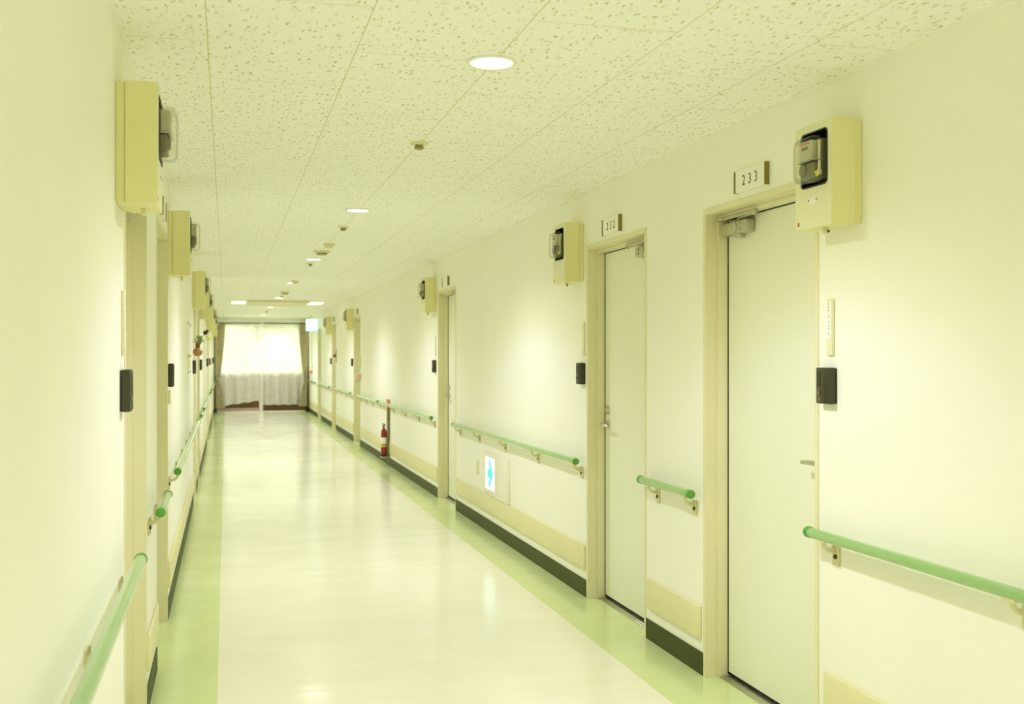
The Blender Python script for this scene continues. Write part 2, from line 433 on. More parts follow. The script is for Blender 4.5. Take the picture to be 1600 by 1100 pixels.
# ------------------------------------------------------------------ doors (structure with parts)
def make_door(n, X, side, y0, y1, hinge):
    """local frame: wall face x=0, corridor at +x, y along the wall from the viewer's left to right"""
    wdt = y1-y0; hw = wdt/2
    r = bpy.data.objects.new('door_%d' % n, None); C.objects.link(r)
    r.location = (X, (y0+y1)/2, 0); r.rotation_euler = (0, 0, 0 if side > 0 else PI); r['kind'] = 'structure'
    F = 0.022
    bm = new()                       # pressed steel frame: front flange, reveal, stop
    for s in (-1, 1):
        a, b = sorted((s*(hw-0.004), s*(hw+F))); add_box(bm, -0.005, 0.004, a, b, 0, DH+F, 0.0015, 1)
        a, b = sorted((s*(hw-0.004), s*(hw+0.0))); add_box(bm, -0.15, -0.004, a, b, 0, DH)
        a, b = sorted((s*(hw-0.016), s*(hw-0.003))); add_box(bm, -0.1535, -0.052, a, b, 0, DH, 0.003, 2)
    add_box(bm, -0.005, 0.004, -hw+0.004, hw-0.004, DH-0.004, DH+F, 0.0015, 1)
    add_box(bm, -0.15, -0.004, -hw+0.004, hw-0.004, DH-0.006, DH)
    add_box(bm, -0.1535, -0.052, -hw+0.016, hw-0.016, DH-0.024, DH-0.005, 0.003, 2)
    obj('door_frame', bm, 'frame', r)
    lw = hw-0.0215
    bm = new(); add_box(bm, -0.140, -0.100, -lw, lw, 0.024, DH-0.028, 0.0015, 1)
    obj('door_leaf', bm, 'leaf', r)
    bm = new(); add_box(bm, -0.152, -0.142, -hw+0.0165, hw-0.0165, 0.006, DH-0.024)
    obj('gap_backing', bm, 'dark', r)
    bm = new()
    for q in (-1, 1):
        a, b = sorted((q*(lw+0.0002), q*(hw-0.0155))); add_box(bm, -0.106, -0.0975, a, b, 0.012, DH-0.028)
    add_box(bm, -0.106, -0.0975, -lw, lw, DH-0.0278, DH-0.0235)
    obj('door_seal', bm, 'dark', r)  # dark strip added to paint the shaded gap line round the leaf
    bm = new(); add_box(bm, -0.150, -0.060, -hw+0.016, hw-0.016, 0.0005, 0.006, 0.002, 1); add_box(bm, -0.092, -0.074, -hw+0.016, hw-0.016, 0.005, 0.010, 0.0015, 1)
    obj('threshold', bm, 'steel', r)
    bm = new(); add_box(bm, -0.145, -0.108, -hw+0.0165, hw-0.0165, 0.0062, 0.0225); obj('bottom_gap', bm, 'dark', r)
    h = -1 if hinge == 'left' else 1           # side of the hinges
    ky = -h*(lw-0.055)
    bm = new()
    add_lathe(bm, [(0.026, -0.100), (0.026, -0.094), (0.020, -0.091), (0.011, -0.089), (0.011, -0.052), (0.013, -0.050)], (0, ky, 1.03), 'X', 20)
    d = h
    add_tube(bm, [(-0.056, ky, 1.03), (-0.050, ky+d*0.012, 1.031), (-0.048, ky+d*0.05, 1.031), (-0.048, ky+d*0.105, 1.028), (-0.053, ky+d*0.118, 1.027)], [0.010, 0.010, 0.009, 0.008, 0.007], 12)
    obj('lever_handle', bm, 'steel', r)
    bm = new()
    add_lathe(bm, [(0.024, -0.100), (0.024, -0.090), (0.021, -0.084), (0.0, -0.083)], (0, ky, 1.115), 'X', 20)
    add_box(bm, -0.0835, -0.0825, ky-0.001, ky+0.001, 1.109, 1.121)
    obj('deadbolt', bm, 'steel', r)
    # door closer: body on the leaf near the hinge, folding arm up to the head
    cy0 = h*(lw-0.02); zc = 1.985
    bm = new(); a, b = sorted((cy0, cy0-h*0.235)); add_box(bm, -0.100, -0.052, a, b, zc-0.028, zc+0.028, 0.008, 3)
    add_lathe(bm, [(0.024, -0.052), (0.024, -0.049), (0.018, -0.047), (0.0, -0.0468)], (0, cy0-h*0.13, zc), 'X', 20)
    for zz in (-0.012, 0.012): add_lathe(bm, [(0.006, -0.052), (0.006, -0.048), (0.0, -0.0475)], (0, cy0-h*0.185, zc+zz), 'X', 12)
    add_lathe(bm, [(0.019, zc-0.042), (0.024, zc-0.036), (0.024, zc-0.027)], (-0.076, cy0-h*0.13, 0), 'Z', 16)
    cl = obj('door_closer', bm, 'closer', r)
    bm = new()
    add_tube(bm, [(-0.076, cy0-h*0.13, zc+0.028), (-0.076, cy0-h*0.13, zc+0.045)], 0.010, 12)
    add_tube(bm, [(-0.076, cy0-h*0.13, zc+0.041), (-0.045, cy0-h*0.33, zc+0.041)], 0.008, 8)
    add_tube(bm, [(-0.045, cy0-h*0.33, zc+0.030), (-0.045, cy0-h*0.33, zc+0.052)], 0.011, 12)
    add_tube(bm, [(-0.045, cy0-h*0.33, zc+0.047), (-0.047, cy0-h*0.03, zc+0.047)], 0.0085, 8)
    add_box(bm, -0.075, -0.03, *sorted((cy0-h*0.055, cy0+h*0.012)), zc+0.0395, zc+0.052, 0.002, 1)
    obj('closer_arm', bm, 'closer', cl)
    return r
n = 1
for i, (a, b) in enumerate(DR):
    make_door(n, XR, -1, a, b, 'left' if i in (0,) else 'right'); n += 1
for i, (a, b) in enumerate(DL):
    make_door(n, XL, 1, a, b, 'left' if i in (1, 3, 5) else 'right'); n += 1

# ------------------------------------------------------------------ wall-mounted things, built once facing +x and copied
def at(side, y, z=0.0):
    return ((XL, y, z), 0.0) if side == 'L' else ((XR, y, z), PI)

def make_meter_box():
    t = thing('meter_box', '', 'meter box')
    W2, HT, D = 0.118, 0.354, 0.116
    bm = new(); add_box(bm, 0.0005, 0.026, -W2+0.003, W2-0.003, 0.003, HT-0.003, 0.002, 1)
    obj('back_case', bm, 'box', t)
    # hollow front cover: four sides and a face with the meter window cut out
    bm = new()
    add_box(bm, 0.0265, D-0.002, -W2, -W2+0.003, 0, HT); add_box(bm, 0.0265, D-0.002, W2-0.003, W2, 0, HT)
    add_box(bm, 0.0265, D-0.002, -W2+0.003, W2-0.003, 0, 0.003); add_box(bm, 0.0265, D-0.002, -W2+0.003, W2-0.003, HT-0.003, HT)
    obj('cover_sides', bm, 'box', t)
    win = rrect(-0.078, 0.092, 0.140, 0.326, 0.016)
    bm = new(); add_frame(bm, rrect(-W2, W2, 0, HT, 0.004), win, D-0.002, D+0.001)
    fr = obj('front_panel', bm, 'boxfront', t)
    bm = new(); add_frame(bm, rrect(-0.0805, 0.0945, 0.1375, 0.3285, 0.0185), rrect(-0.0755, 0.0895, 0.1425, 0.3235, 0.0135), D+0.001, D+0.0025)
    obj('window_gasket', bm, 'black2', fr)
    bm = new(); add_box(bm, 0.027, 0.032, -W2+0.005, W2-0.005, 0.06, HT-0.005)
    for a_, b_ in ((-W2+0.0045, -W2+0.008), (W2-0.008, W2-0.0045)): add_box(bm, 0.033, D-0.003, a_, b_, 0.06, HT-0.005)
    add_box(bm, 0.033, D-0.003, -W2+0.009, W2-0.009, HT-0.009, HT-0.005); add_box(bm, 0.033, D-0.003, -W2+0.009, W2-0.009, 0.128, 0.132)
    obj('dark_interior', bm, 'dark', t)  # dark liner added so the painted cover reads as shaded inside
    # the meter behind its clear cover
    bm = new(); add_prism(bm, rrect(-0.048, 0.062, 0.160, 0.296, 0.010), 0.033, 0.118)
    add_box(bm, 0.118, 0.140, -0.046, 0.046, 0.163, 0.218, 0.003, 1)
    add_lathe(bm, [(0.022, 0.118), (0.022, 0.146), (0.016, 0.149), (0, 0.1495)], (0, -0.022, 0.196), 'X', 20)
    me = obj('meter', bm, 'meter', t)
    bm = new(); add_box(bm, 0.119, 0.148, -0.040, 0.040, 0.226, 0.292, 0.002, 1)
    obj('face_plate', bm, 'meterplate', me)
    bm = new()
    for k in range(6): add_box(bm, 0.148, 0.1484, -0.034+k*0.011, -0.026+k*0.011, 0.281, 0.2865)
    obj('red_marking', bm, 'red', me)
    bm = new(); add_box(bm, 0.148, 0.1486, -0.022, 0.018, 0.262, 0.273)
    obj('counter_window', bm, 'meter', me)
    bm = new(); add_box(bm, 0.116, 0.153, -0.050, 0.066, 0.2205, 0.2235)
    add_box(bm, 0.118, 0.150, 0.064, 0.0665, 0.2205, 0.2235)
    obj('cross_bar', bm, 'steel', me)
    bm = new(); add_tube(bm, [(0.128, 0.060, 0.175), (0.128, 0.060, 0.288)], 0.0055, 10); add_box(bm, 0.1215, 0.1345, 0.0535, 0.0665, 0.172, 0.190, 0.002, 1)
    obj('cream_post', bm, 'bracket', me)
    bm = new(); add_tube(bm, [(0.128, 0.048, 0.168), (0.134, 0.048, 0.186)], 0.006, 8)
    obj('brass_terminal', bm, 'yellow', me)
    # domed clear cover, hollow
    bm = new()
    prev = None
    for (x, ins) in ((0.117, 0.0), (0.150, 0.0015), (0.158, 0.004), (0.163, 0.008), (0.166, 0.014), (0.167, 0.024)):
        o_ = rrect(-0.060+ins, 0.078-ins, 0.148+ins, 0.305-ins, 0.028-ins*0.4)
        ring = [bm.verts.new((x, y, z)) for y, z in o_]
        if prev:
            for k in range(len(ring)):
                f = bm.faces.new((prev[k], prev[(k+1) % len(ring)], ring[(k+1) % len(ring)], ring[k])); f.smooth = True
        prev = ring
    f = bm.faces.new(prev); f.smooth = True
    cc = obj('clear_cover', bm, 'dome', t)
    bm = new(); add_box(bm, D+0.001, D+0.003, -0.030, 0.030, 0.083, 0.104, 0.001, 1)
    lp = obj('small_plate', bm, 'plate', t)
    for yy in (-0.025, 0.025):
        bm = new(); add_lathe(bm, [(0.003, D+0.003), (0.003, D+0.0045), (0.0, D+0.0046)], (0, yy, 0.0935), 'X', 8)
        obj('plate_screw', bm, 'screw', lp)
    bm = new(); add_box(bm, D+0.001, D+0.0018, -0.103, -0.091, 0.012, 0.026)
    obj('red_seal', bm, 'red', t)
    bm = new(); add_box(bm, 0.062, 0.076, -0.010, 0.010, -0.022, 0.0, 0.002, 1); add_tube(bm, [(0.069, -0.006, -0.014), (0.069, 0.018, -0.014)], 0.006, 10)
    la = obj('latch', bm, 'bracket', t)
    bm = new(); add_lathe(bm, [(0.005, 0.0181), (0.005, 0.020), (0.0, 0.0201)], (0.069, 0, -0.014), 'Y', 10)
    obj('latch_screw', bm, 'screw', la)
    return t
GB = 'electric meter boxes beside the room doors'
MBZ = 1.873
boxes = [('R', 3.21+0.118, 'cream meter box with clear domed meter hanging at the near top corner of door 233'),
 ('R', 6.145+0.118, 'cream meter box on the wall just beyond the frame of door 232'),
 ('R', 10.815+0.118, 'cream meter box on the right wall beyond the half seen third door'),
 ('R', 18.26+0.118, 'small distant meter box on the right wall above the pink flower ornament'),
 ('R', 22.12+0.118, 'farthest meter box on the right wall, above the brown ornament'),
 ('L', 3.30+0.118, 'largest cream meter box, side on, at the upper left on the near left wall'),
 ('L', 6.19+0.118, 'second cream meter box along the left wall, over the second black intercom'),
 ('L', 10.55+0.118, 'third meter box along the left wall, above the hanging flower vase'),
 ('L', 13.36+0.118, 'fourth meter box along the left wall, just past the flower vase'),
 ('L', 17.82+0.118, 'fifth meter box from the camera on the left wall'),
 ('L', 20.60+0.118, 'sixth meter box from the camera on the left wall'),
 ('L', 25.06+0.118, 'farthest meter box on the left wall, by the curtains')]
proto = make_meter_box()
for i, (s, y, lb) in enumerate(boxes):
    loc, rz = at(s, y, MBZ)
    if i == 0:
        proto.location = loc; proto.rotation_euler = (0, 0, rz); proto['label'] = lb; proto['group'] = GB
    else: dup(proto, loc, rz, lb, GB)

def make_intercom():
    t = thing('intercom', '', 'intercom')
    bm = new(); add_box(bm, 0.0005, 0.004, -0.046, 0.046, 0.002, 0.126, 0.001, 1); obj('mounting_plate', bm, 'black2', t)
    bm = new(); add_box(bm, 0.004, 0.030, -0.045, 0.045, 0, 0.128, 0.004, 2); bd = obj('body', bm, 'black', t)
    bm = new()
    add_box(bm, 0.030, 0.0307, -0.036, -0.010, 0.062, 0.112)
    obj('speaker_grille', bm, 'black2', bd)
    bm = new()
    for k in range(4): add_box(bm, 0.030, 0.0318, 0.004+k*0.010, 0.009+k*0.010, 0.006, 0.122, 0.0007, 1)
    obj('raised_ribs', bm, 'black', bd)
    bm = new(); add_box(bm, 0.030, 0.034, -0.034, -0.014, 0.030, 0.048, 0.001, 1)
    obj('call_button', bm, 'button', t)
    bm = new(); add_box(bm, 0.030, 0.031, -0.030, -0.014, 0.010, 0.024, 0.0004, 1); obj('name_slot', bm, 'button', t)
    return t
GI = 'black intercoms beside the room doors'
ICZ = 1.262
ic = [('R', 3.367+0.046, 'black intercom on the near right wall, beside door 233 under a cream name plate'),
 ('R', 6.11+0.046, 'black intercom on the right wall between door 232 and the long handrail'),
 ('R', 10.83+0.046, 'small black intercom on the right wall beyond the third door frame'),
 ('R', 18.27+0.046, 'tiny black intercom left of the pink flower ornament on the right wall'),
 ('R', 22.10+0.046, 'tiny dark intercom left of the brown ornament, farthest on the right wall'),
 ('L', 3.435+0.046, 'largest dark intercom, edge on, on the near left wall'),
 ('L', 6.17+0.046, 'dark intercom on the left wall above a small beige switch plate'),
 ('L', 10.66+0.046, 'dark intercom on the left wall directly below the flower vase'),
 ('L', 13.36+0.046, 'dark intercom on the left wall, next one beyond the flower vase'),
 ('L', 17.98+0.046, 'fourth dark intercom beyond the switch plate on the left wall, very small'),
 ('L', 20.62+0.046, 'second farthest intercom on the left wall, tiny and edge on'),
 ('L', 25.22+0.046, 'farthest intercom on the left wall, beside the end curtains')]
proto = make_intercom()
for i, (s, y, lb) in enumerate(ic):
    loc, rz = at(s, y, ICZ)
    if i == 0:
        proto.location = loc; proto.rotation_euler = (0, 0, rz); proto['label'] = lb; proto['group'] = GI
    else: dup(proto, loc, rz, lb, GI)

def make_name_plate():
    t = thing('name_plate', '', 'name plate')
    bm = new(); add_box(bm, 0.0005, 0.010, -0.020, 0.020, 0, 0.198, 0.002, 1); obj('plate', bm, 'strip', t)
    bm = new(); add_box(bm, 0.010, 0.0106, -0.016, 0.010, 0.058, 0.190); pp = obj('paper_slip', bm, 'paper', t)
    bm = new(); rnd = random.Random(3)
    for k in (0, 1, 2, 4, 6, 7, 8, 9, 10):                        # small brushed characters in a column
        z = 0.180-k*0.0108
        for q in range(4):
            y = -0.003+rnd.uniform(-0.004, 0.004); zz = z+rnd.uniform(-0.003, 0.003)
            if rnd.random() < 0.5: add_box(bm, 0.0106, 0.0109, y-0.003, y+0.003, zz-0.0005, zz+0.0005)
            else: add_box(bm, 0.0106, 0.0109, y-0.0005, y+0.0005, zz-0.003, zz+0.003)
    obj('written_characters', bm, 'ink', pp)
    return t
GN = 'upright name plates above the intercoms'
npz = 1.433
nps = [('R', 3.372+0.03, 'upright cream name plate with a white slip on the near right wall above the intercom'),
 ('R', 6.10+0.03, 'upright cream name plate on the wall left of door 232'),
 ('R', 10.82+0.03, 'small upright name plate left of the third door on the right'),
 ('L', 3.475+0.03, 'upright cream name plate seen edge on above the nearest left intercom')]
proto = make_name_plate()
for i, (s, y, lb) in enumerate(nps):
    loc, rz = at(s, y, npz)
    if i == 0:
        proto.location = loc; proto.rotation_euler = (0, 0, rz); proto['label'] = lb; proto['group'] = GN
    else: dup(proto, loc, rz, lb, GN)

def room_sign(side, y, num, lb):
    loc, rz = at(side, y, 2.106)
    t = thing('room_number_sign', lb, 'sign', loc, rz, 'room number signs above the doors')
    bm = new(); add_box(bm, 0.0005, 0.016, -0.128, 0.128, 0.001, 0.089, 0.001, 1); obj('plate', bm, 'plate', t)
    for s in (-1, 1):
        bm = new(); a, b = sorted((s*0.128, s*0.136)); add_box(bm, 0.0005, 0.020, a, b, 0, 0.09, 0.001, 1); obj('end_strip', bm, 'platebrown', t)
    if num:
        me = text_mesh(num, 0.060, 1.75)
        me.materials.clear(); me.materials.append(M['ink'])
        o = bpy.data.objects.new('numerals', me); C.objects.link(o); o.parent = t
        o.location = (0.0163, 0, 0.0435); o.rotation_euler = (PI/2, 0, PI/2)
room_sign('R', 3.99, '233', 'white room sign reading 233 above the nearest right door')
room_sign('R', 5.63, '232', 'white room sign reading 232 above the second right door')
room_sign('R', 10.30, None, 'small room sign above the third door on the right')
room_sign('R', 17.72, None, 'tiny room sign above the door with the pink flowers')
room_sign('R', 21.62, None, 'tiny room sign above the farthest visible right door, over the brown ornament')
room_sign('L', 5.55, None, 'room sign seen edge on above the second left door')

# ------------------------------------------------------------------ handrails
RZ, ROFF, RR = 0.803, 0.054, 0.0185
def make_bracket(parent, y):
    bm = new()
    add_box(bm, 0.0, 0.005, y-0.024, y+0.026, -0.106, -0.034, 0.002, 1)
    add_box(bm, 0.005, 0.010, y+0.018, y+0.026, -0.106, -0.034, 0.002, 1)
    add_tube(bm, [(0.004, y-0.008, -0.050), (0.016, y-0.008, -0.054), (0.034, y-0.006, -0.050), (0.049, y-0.004, -0.036), (ROFF, y-0.004, -RR+0.004)], [0.010, 0.009, 0.008, 0.008, 0.010], 10)
    add_box(bm, ROFF-0.012, ROFF+0.012, y-0.030, y+0.022, -RR-0.004, -RR+0.006, 0.002, 1)
    b = obj('bracket', bm, 'bracket', parent)
    bm = new(); add_lathe(bm, [(0.009, 0.005), (0.009, 0.009), (0.006, 0.013), (0.0, 0.0135)], (0, y+0.003, -0.074), 'X', 12)
    obj('bracket_screw', bm, 'screw', b)
def handrail(side, y0, y1, lb, brk=None, dz=0.0):
    yc = (y0+y1)/2; L = (y1-y0)/2
    loc, rz = at(side, yc, RZ+dz)
    t = thing('handrail', lb, 'handrail', loc, rz, 'green wall handrails')
    bm = new(); add_tube(bm, [(ROFF, -L+0.022+(2*L-0.044)*k/8, 0) for k in range(9)], RR, 28, cap=False)
    obj('rail', bm, 'rail', t)
    for s in (-1, 1):
        bm = new()
        add_lathe(bm, [(0.0203, 0), (0.0203, 0.006), (0.0192, 0.0075), (0.0203, 0.009), (0.0203, 0.021), (0.0185, 0.0255), (0.0150, 0.027), (0.0, 0.0272)], (0, 0, 0), 'Y', 24)
        for v in bm.verts: v.co = Vector((v.co.x+ROFF, s*(v.co.y+L-0.028), v.co.z))
        obj('end_cap', bm, 'cap', t)
    if brk is None:
        n_ = max(1, round((y1-y0-0.16)/0.9)); brk = [y0+0.08+(y1-y0-0.16)*k/n_ for k in range(n_+1)]
    for yb in brk:
        make_bracket(t, (yb-yc)*(1 if side == 'L' else -1))
handrail('R', 0.62, 3.478, 'green handrail on the near right wall running out of frame at lower right', [0.72, 1.5, 2.43, 3.37])
handrail('R', 4.470, 5.100, 'short green handrail on the wall between doors 232 and 233', [4.55, 4.985], 0.008)
handrail('R', 6.118, 9.740, 'long green handrail on the right wall above the green arrow sign', [6.17, 7.10, 8.0, 8.87, 9.64])
handrail('R', 10.81, 14.68, 'green handrail on the right wall between the third door and the fire extinguisher')
handrail('R', 14.80, 17.24, 'far green handrail on the right wall beyond the fire extinguisher')
handrail('R', 18.25, 21.13, 'green handrail on the right wall between the pink flower and brown ornament doors')
handrail('R', 22.03, 24.54, 'second farthest green handrail on the right wall')
handrail('R', 25.55, 27.75, 'farthest green handrail on the right wall, under the orange red button by the curtains')
handrail('L', -1.2, 3.535, 'nearest green handrail on the left wall, out of focus at lower left', [-1.0, 0.0, 1.0, 2.03, 2.62, 3.42])
handrail('L', 4.545, 5.150, 'short green handrail on the left wall between its two nearest doors', [4.66, 5.06])
handrail('L', 6.13, 10.78, 'long pale glinting handrail on the left wall before the flower vase')
handrail('L', 11.79, 12.36, 'short handrail on the left wall just beyond the flower vase')
handrail('L', 13.31, 18.04, 'second long handrail on the left wall, beyond the flower vase')
handrail('L', 19.05, 19.62, 'far short handrail on the left wall, about three quarters along the corridor')
handrail('L', 20.55, 25.30, 'far long handrail on the left wall ending near the curtains')
handrail('L', 26.31, 27.75, 'farthest handrail on the left wall, beside the left tied drape')

# ------------------------------------------------------------------ wall guards (beige bumper boards above the skirting)
def guard(side, y0, y1, lb, joint=None):
    yc = (y0+y1)/2; L = (y1-y0)/2
    loc, rz = at(side, yc, 0.160)
    t = thing('wall_guard', lb, 'wall guard', loc, rz, 'beige bumper boards low on the walls')
    cuts = [-L]+([] if joint is None else [(joint-yc)*(1 if side == 'L' else -1)])+[L]
    for a, b in zip(cuts[:-1], cuts[1:]):
        bm = new()
        add_box(bm, 0.0003, 0.014, a+0.0006, b-0.0006, 0, 0.150, 0.006, 3)
        obj('board', bm, 'guard', t)
guard('R', 0.62, 3.44, 'beige bumper board low on the near right wall at the bottom right corner')
guard('R', 4.478, 5.105, 'short beige bumper board under the short handrail between doors 232 and 233')
guard('R', 6.10, 9.80, 'long beige bumper board on the right wall below the green arrow sign', 9.22)
guard('R', 10.77, 14.02, 'beige bumper board on the right wall just in front of the fire extinguisher')
guard('R', 14.20, 17.24, 'beige bumper board on the right wall beyond the fire extinguisher')
guard('R', 18.24, 21.15, 'beige bumper board on the right wall between the pink flower and brown ornament doors')
guard('R', 22.09, 24.55, 'second farthest beige bumper board on the right wall')
guard('R', 25.55, 28.0, 'farthest beige bumper board on the right wall, by the end drape')
guard('L', -1.2, 3.53, 'nearest beige bumper board on the left wall, under the blurred handrail')
guard('L', 4.58, 5.15, 'short beige bumper board on the left wall between its two nearest doors')
guard('L', 6.19, 10.8, 'long beige bumper board on the left wall before the flower vase')
guard('L', 11.84, 12.35, 'short beige bumper board on the left wall past the flower vase')
guard('L', 13.35, 18.07, 'second long beige bumper board on the left wall, past the vase')
guard('L', 20.59, 25.33, 'farthest long beige bumper board on the left wall')

# ------------------------------------------------------------------ low evacuation guide sign on the right wall
loc, rz = at('R', 8.245, 0.312)
t = thing('guide_light', 'low lit guide sign with a green arrow on the right wall under the long handrail', 'sign', loc, rz)
bm = new(); add_box(bm, 0.0005, 0.022, -0.372, 0.372, 0, 0.340, 0.003, 2); obj('housing', bm, 'white', t)
bm = new(); add_frame(bm, rrect(-0.345, 0.06, 0.03, 0.325, 0.004), rrect(-0.300, -0.01, 0.052, 0.305, 0.003), 0.022, 0.030); obj('front_frame', bm, 'white', t)
bm = new(); add_box(bm, 0.0222, 0.028, -0.300, -0.01, 0.052, 0.305); lf = obj('lit_panel', bm, 'guideglow', t)
bm = new()
add_prism(bm, [(-0.250, 0.145), (-0.165, 0.145), (-0.215, 0.075), (-0.150, 0.075), (-0.060, 0.178), (-0.150, 0.281), (-0.215, 0.281), (-0.165, 0.211), (-0.250, 0.211)], 0.028, 0.0286)
obj('green_arrow', bm, 'cyan', lf)
bm = new(); add_tube(bm, [(0.030, -0.16, 0.040), (0.034, -0.16, 0.040)], 0.012, 12); add_tube(bm, [(0.022, 0.16, 0.05), (0.024, 0.16, 0.05)], 0.006, 10); add_tube(bm, [(0.022, 0.16, 0.29), (0.024, 0.16, 0.29)], 0.006, 10)
obj('test_switch', bm, 'bracket', t)

def plate_thing(name, side, y, z, w_, h_, d_, m, lb, cat):
    loc, rz = at(side, y, z)
    t = thing(name, lb, cat, loc, rz)
    bm = new(); add_box(bm, 0.0005, d_, -w_/2, w_/2, 0, h_, min(0.002, d_/3), 2); obj('cover_plate', bm, m, t)
    for zz in (0.012, h_-0.012):
        bm = new(); add_lathe(bm, [(0.003, d_), (0.003, d_+0.001), (0.0, d_+0.0011)], (0, 0, zz), 'X', 8)
        obj('plate_screw', bm, 'bracket', t)
    return t
plate_thing('blank_wall_plate', 'R', 8.95, 0.425, 0.075, 0.12, 0.008, 'strip', 'small cream blank wall plate left of the green arrow sign', 'wall plate')
plate_thing('switch_plate', 'L', 6.30, 1.165, 0.085, 0.075, 0.010, 'guard', 'small beige switch plate under the second intercom on the left wall', 'switch plate')

# ------------------------------------------------------------------ fire extinguisher on its backing board
EY = 14.1
loc, rz = at('R', EY, 0.115)
t = thing('extinguisher_bracket_board', 'olive upright backing board with a faded red sign behind the fire extinguisher', 'wall board', loc, rz)
bm = new(); add_box(bm, 0.0005, 0.030, -0.055, 0.055, 0, 0.635, 0.003, 1); obj('board', bm, 'olive', t)
bm = new(); add_box(bm, 0.0005, 0.034, -0.060, 0.060, 0.637, 0.750, 0.003, 1); sg = obj('red_sign', bm, 'signred', t)
bm = new(); add_box(bm, 0.001, 0.118, -0.045, 0.045, -0.008, 0.0, 0.002, 1); obj('foot_shelf', bm, 'frame', t)
bm = new(); add_box(bm, 0.030, 0.033, -0.008, 0.020, 0.27, 0.31); obj('yellow_tag', bm, 'yellow', t)
t = thing('fire_extinguisher', 'small red fire extinguisher with black base hung on the right wall', 'fire extinguisher', (XR-0.074, EY, 0.1153), PI)
R_ = 0.038
bm = new(); add_lathe(bm, [(R_*0.9, 0.032), (R_, 0.036), (R_, 0.30), (R_*0.93, 0.33), (R_*0.7, 0.355), (R_*0.35, 0.37), (R_*0.33, 0.385)], (0, 0, 0), 'Z', 24); cy_ = obj('cylinder', bm, 'extred', t)
bm = new(); add_lathe(bm, [(R_*0.98, 0.0), (R_*1.03, 0.004), (R_*1.03, 0.036), (R_*0.9, 0.0365)], (0, 0, 0), 'Z', 24); obj('base_skirt', bm, 'black2', t)
bm = new(); add_lathe(bm, [(R_+0.0006, 0.165), (R_+0.0008, 0.166), (R_+0.0008, 0.250), (R_+0.0006, 0.251)], (0, 0, 0), 'Z', 24); obj('paper_label', bm, 'paper', cy_)
bm = new(); add_lathe(bm, [(R_+0.0006, 0.128), (R_+0.0008, 0.129), (R_+0.0008, 0.150), (R_+0.0006, 0.151)], (0, 0, 0), 'Z', 24); obj('yellow_label', bm, 'yellow', cy_)
bm = new(); add_tube(bm, [(0, 0, 0.38), (0, 0, 0.41)], 0.011, 10); add_box(bm, -0.020, 0.022, -0.008, 0.008, 0.405, 0.414, 0.002, 1); add_tube(bm, [(-0.018, 0, 0.414), (0.0, 0, 0.426), (0.024, 0, 0.430)], 0.006, 8); obj('valve_lever', bm, 'black', t)
bm = new(); add_tube(bm, [(0, -0.010, 0.397), (0, -0.030, 0.405), (0.0, -0.050, 0.38), (0.0, -0.054, 0.30), (0, -0.053, 0.12)], 0.008, 10); obj('hose', bm, 'black2', t)

# ------------------------------------------------------------------ left wall: hanging vase with flowers, notices
loc = (XL, 10.72, 1.43)
t = thing('wall_vase', 'ochre hanging vase with flowers on the left wall', 'vase', loc, 0)
bm = new(); add_lathe(bm, [(0.012, 0.0), (0.030, 0.006), (0.043, 0.028), (0.044, 0.045), (0.034, 0.066), (0.020, 0.080), (0.017, 0.10), (0.019, 0.125), (0.024, 0.140), (0.018, 0.141), (0.012, 0.10)], (0.047, 0, 0), 'Z', 24); va = obj('body', bm, 'terracotta', t)
bm = new(); add_lathe(bm, [(0.0212, 0.081), (0.0202, 0.092), (0.0202, 0.108), (0.0212, 0.118)], (0.047, 0, 0), 'Z', 20); obj('glazed_neck', bm, 'terradark', va)
bm = new(); add_tube(bm, [(0.0005, 0, 0.135), (0.012, 0, 0.137), (0.028, 0, 0.132)], 0.003, 8); obj('wall_hook', bm, 'screw', t)
def blossom(bm, c, r, n_=14, seed=1):
    rn = random.Random(seed)
    for k in range(n_):
        d = Vector((rn.gauss(0, 1), rn.gauss(0, 1), rn.gauss(0, 1))).normalized()
        m4 = Matrix.Translation(Vector(c)+d*r*0.55) @ d.to_track_quat('Z', 'Y').to_matrix().to_4x4() @ Matrix.Diagonal((r*0.62, r*0.42, r*0.35, 1))
        bmesh.ops.create_icosphere(bm, subdivisions=1, radius=1, matrix=m4)
t2 = thing('flower_arrangement', 'dark and yellow flowers with leaves standing in the wall vase', 'flowers', (XL+0.047, 10.72, 1.535), 0)
bm = new()
for (dx, dy, dz) in ((0.065, 0.0, 0.105), (0.095, -0.01, 0.065), (0.02, 0.02, 0.09), (0.04, -0.03, 0.08), (-0.025, 0.0, 0.05)):
    add_tube(bm, [(0, 0, -0.03), (dx*0.4, dy*0.4, dz*0.55), (dx, dy, dz)], 0.002, 6)
obj('stems', bm, 'leafgreen', t2)
bm = new()
for k in range(12):
    a = random.uniform(-1.2, 1.2); q = Vector((random.uniform(0, 0.06), random.uniform(-0.03, 0.03), random.uniform(0.02, 0.085)))
    m4 = Matrix.Translation(q) @ Matrix.Rotation(a, 4, 'Y') @ Matrix.Rotation(random.uniform(0, 3), 4, 'Z') @ Matrix.Diagonal((0.010, 0.003, 0.026, 1))
    bmesh.ops.create_icosphere(bm, subdivisions=2, radius=1, matrix=m4)
obj('leaves', bm, 'leafgreen', t2)
bm = new(); blossom(bm, (0.070, 0, 0.118), 0.026, 18, 2); blossom(bm, (0.085, 0.01, 0.132), 0.018, 12, 5); obj('dark_blossoms', bm, 'darkflower', t2)
bm = new(); blossom(bm, (0.100, -0.01, 0.062), 0.022, 18, 3); blossom(bm, (0.082, 0, 0.085), 0.013, 10, 4); obj('yellow_blossoms', bm, 'yflower', t2)
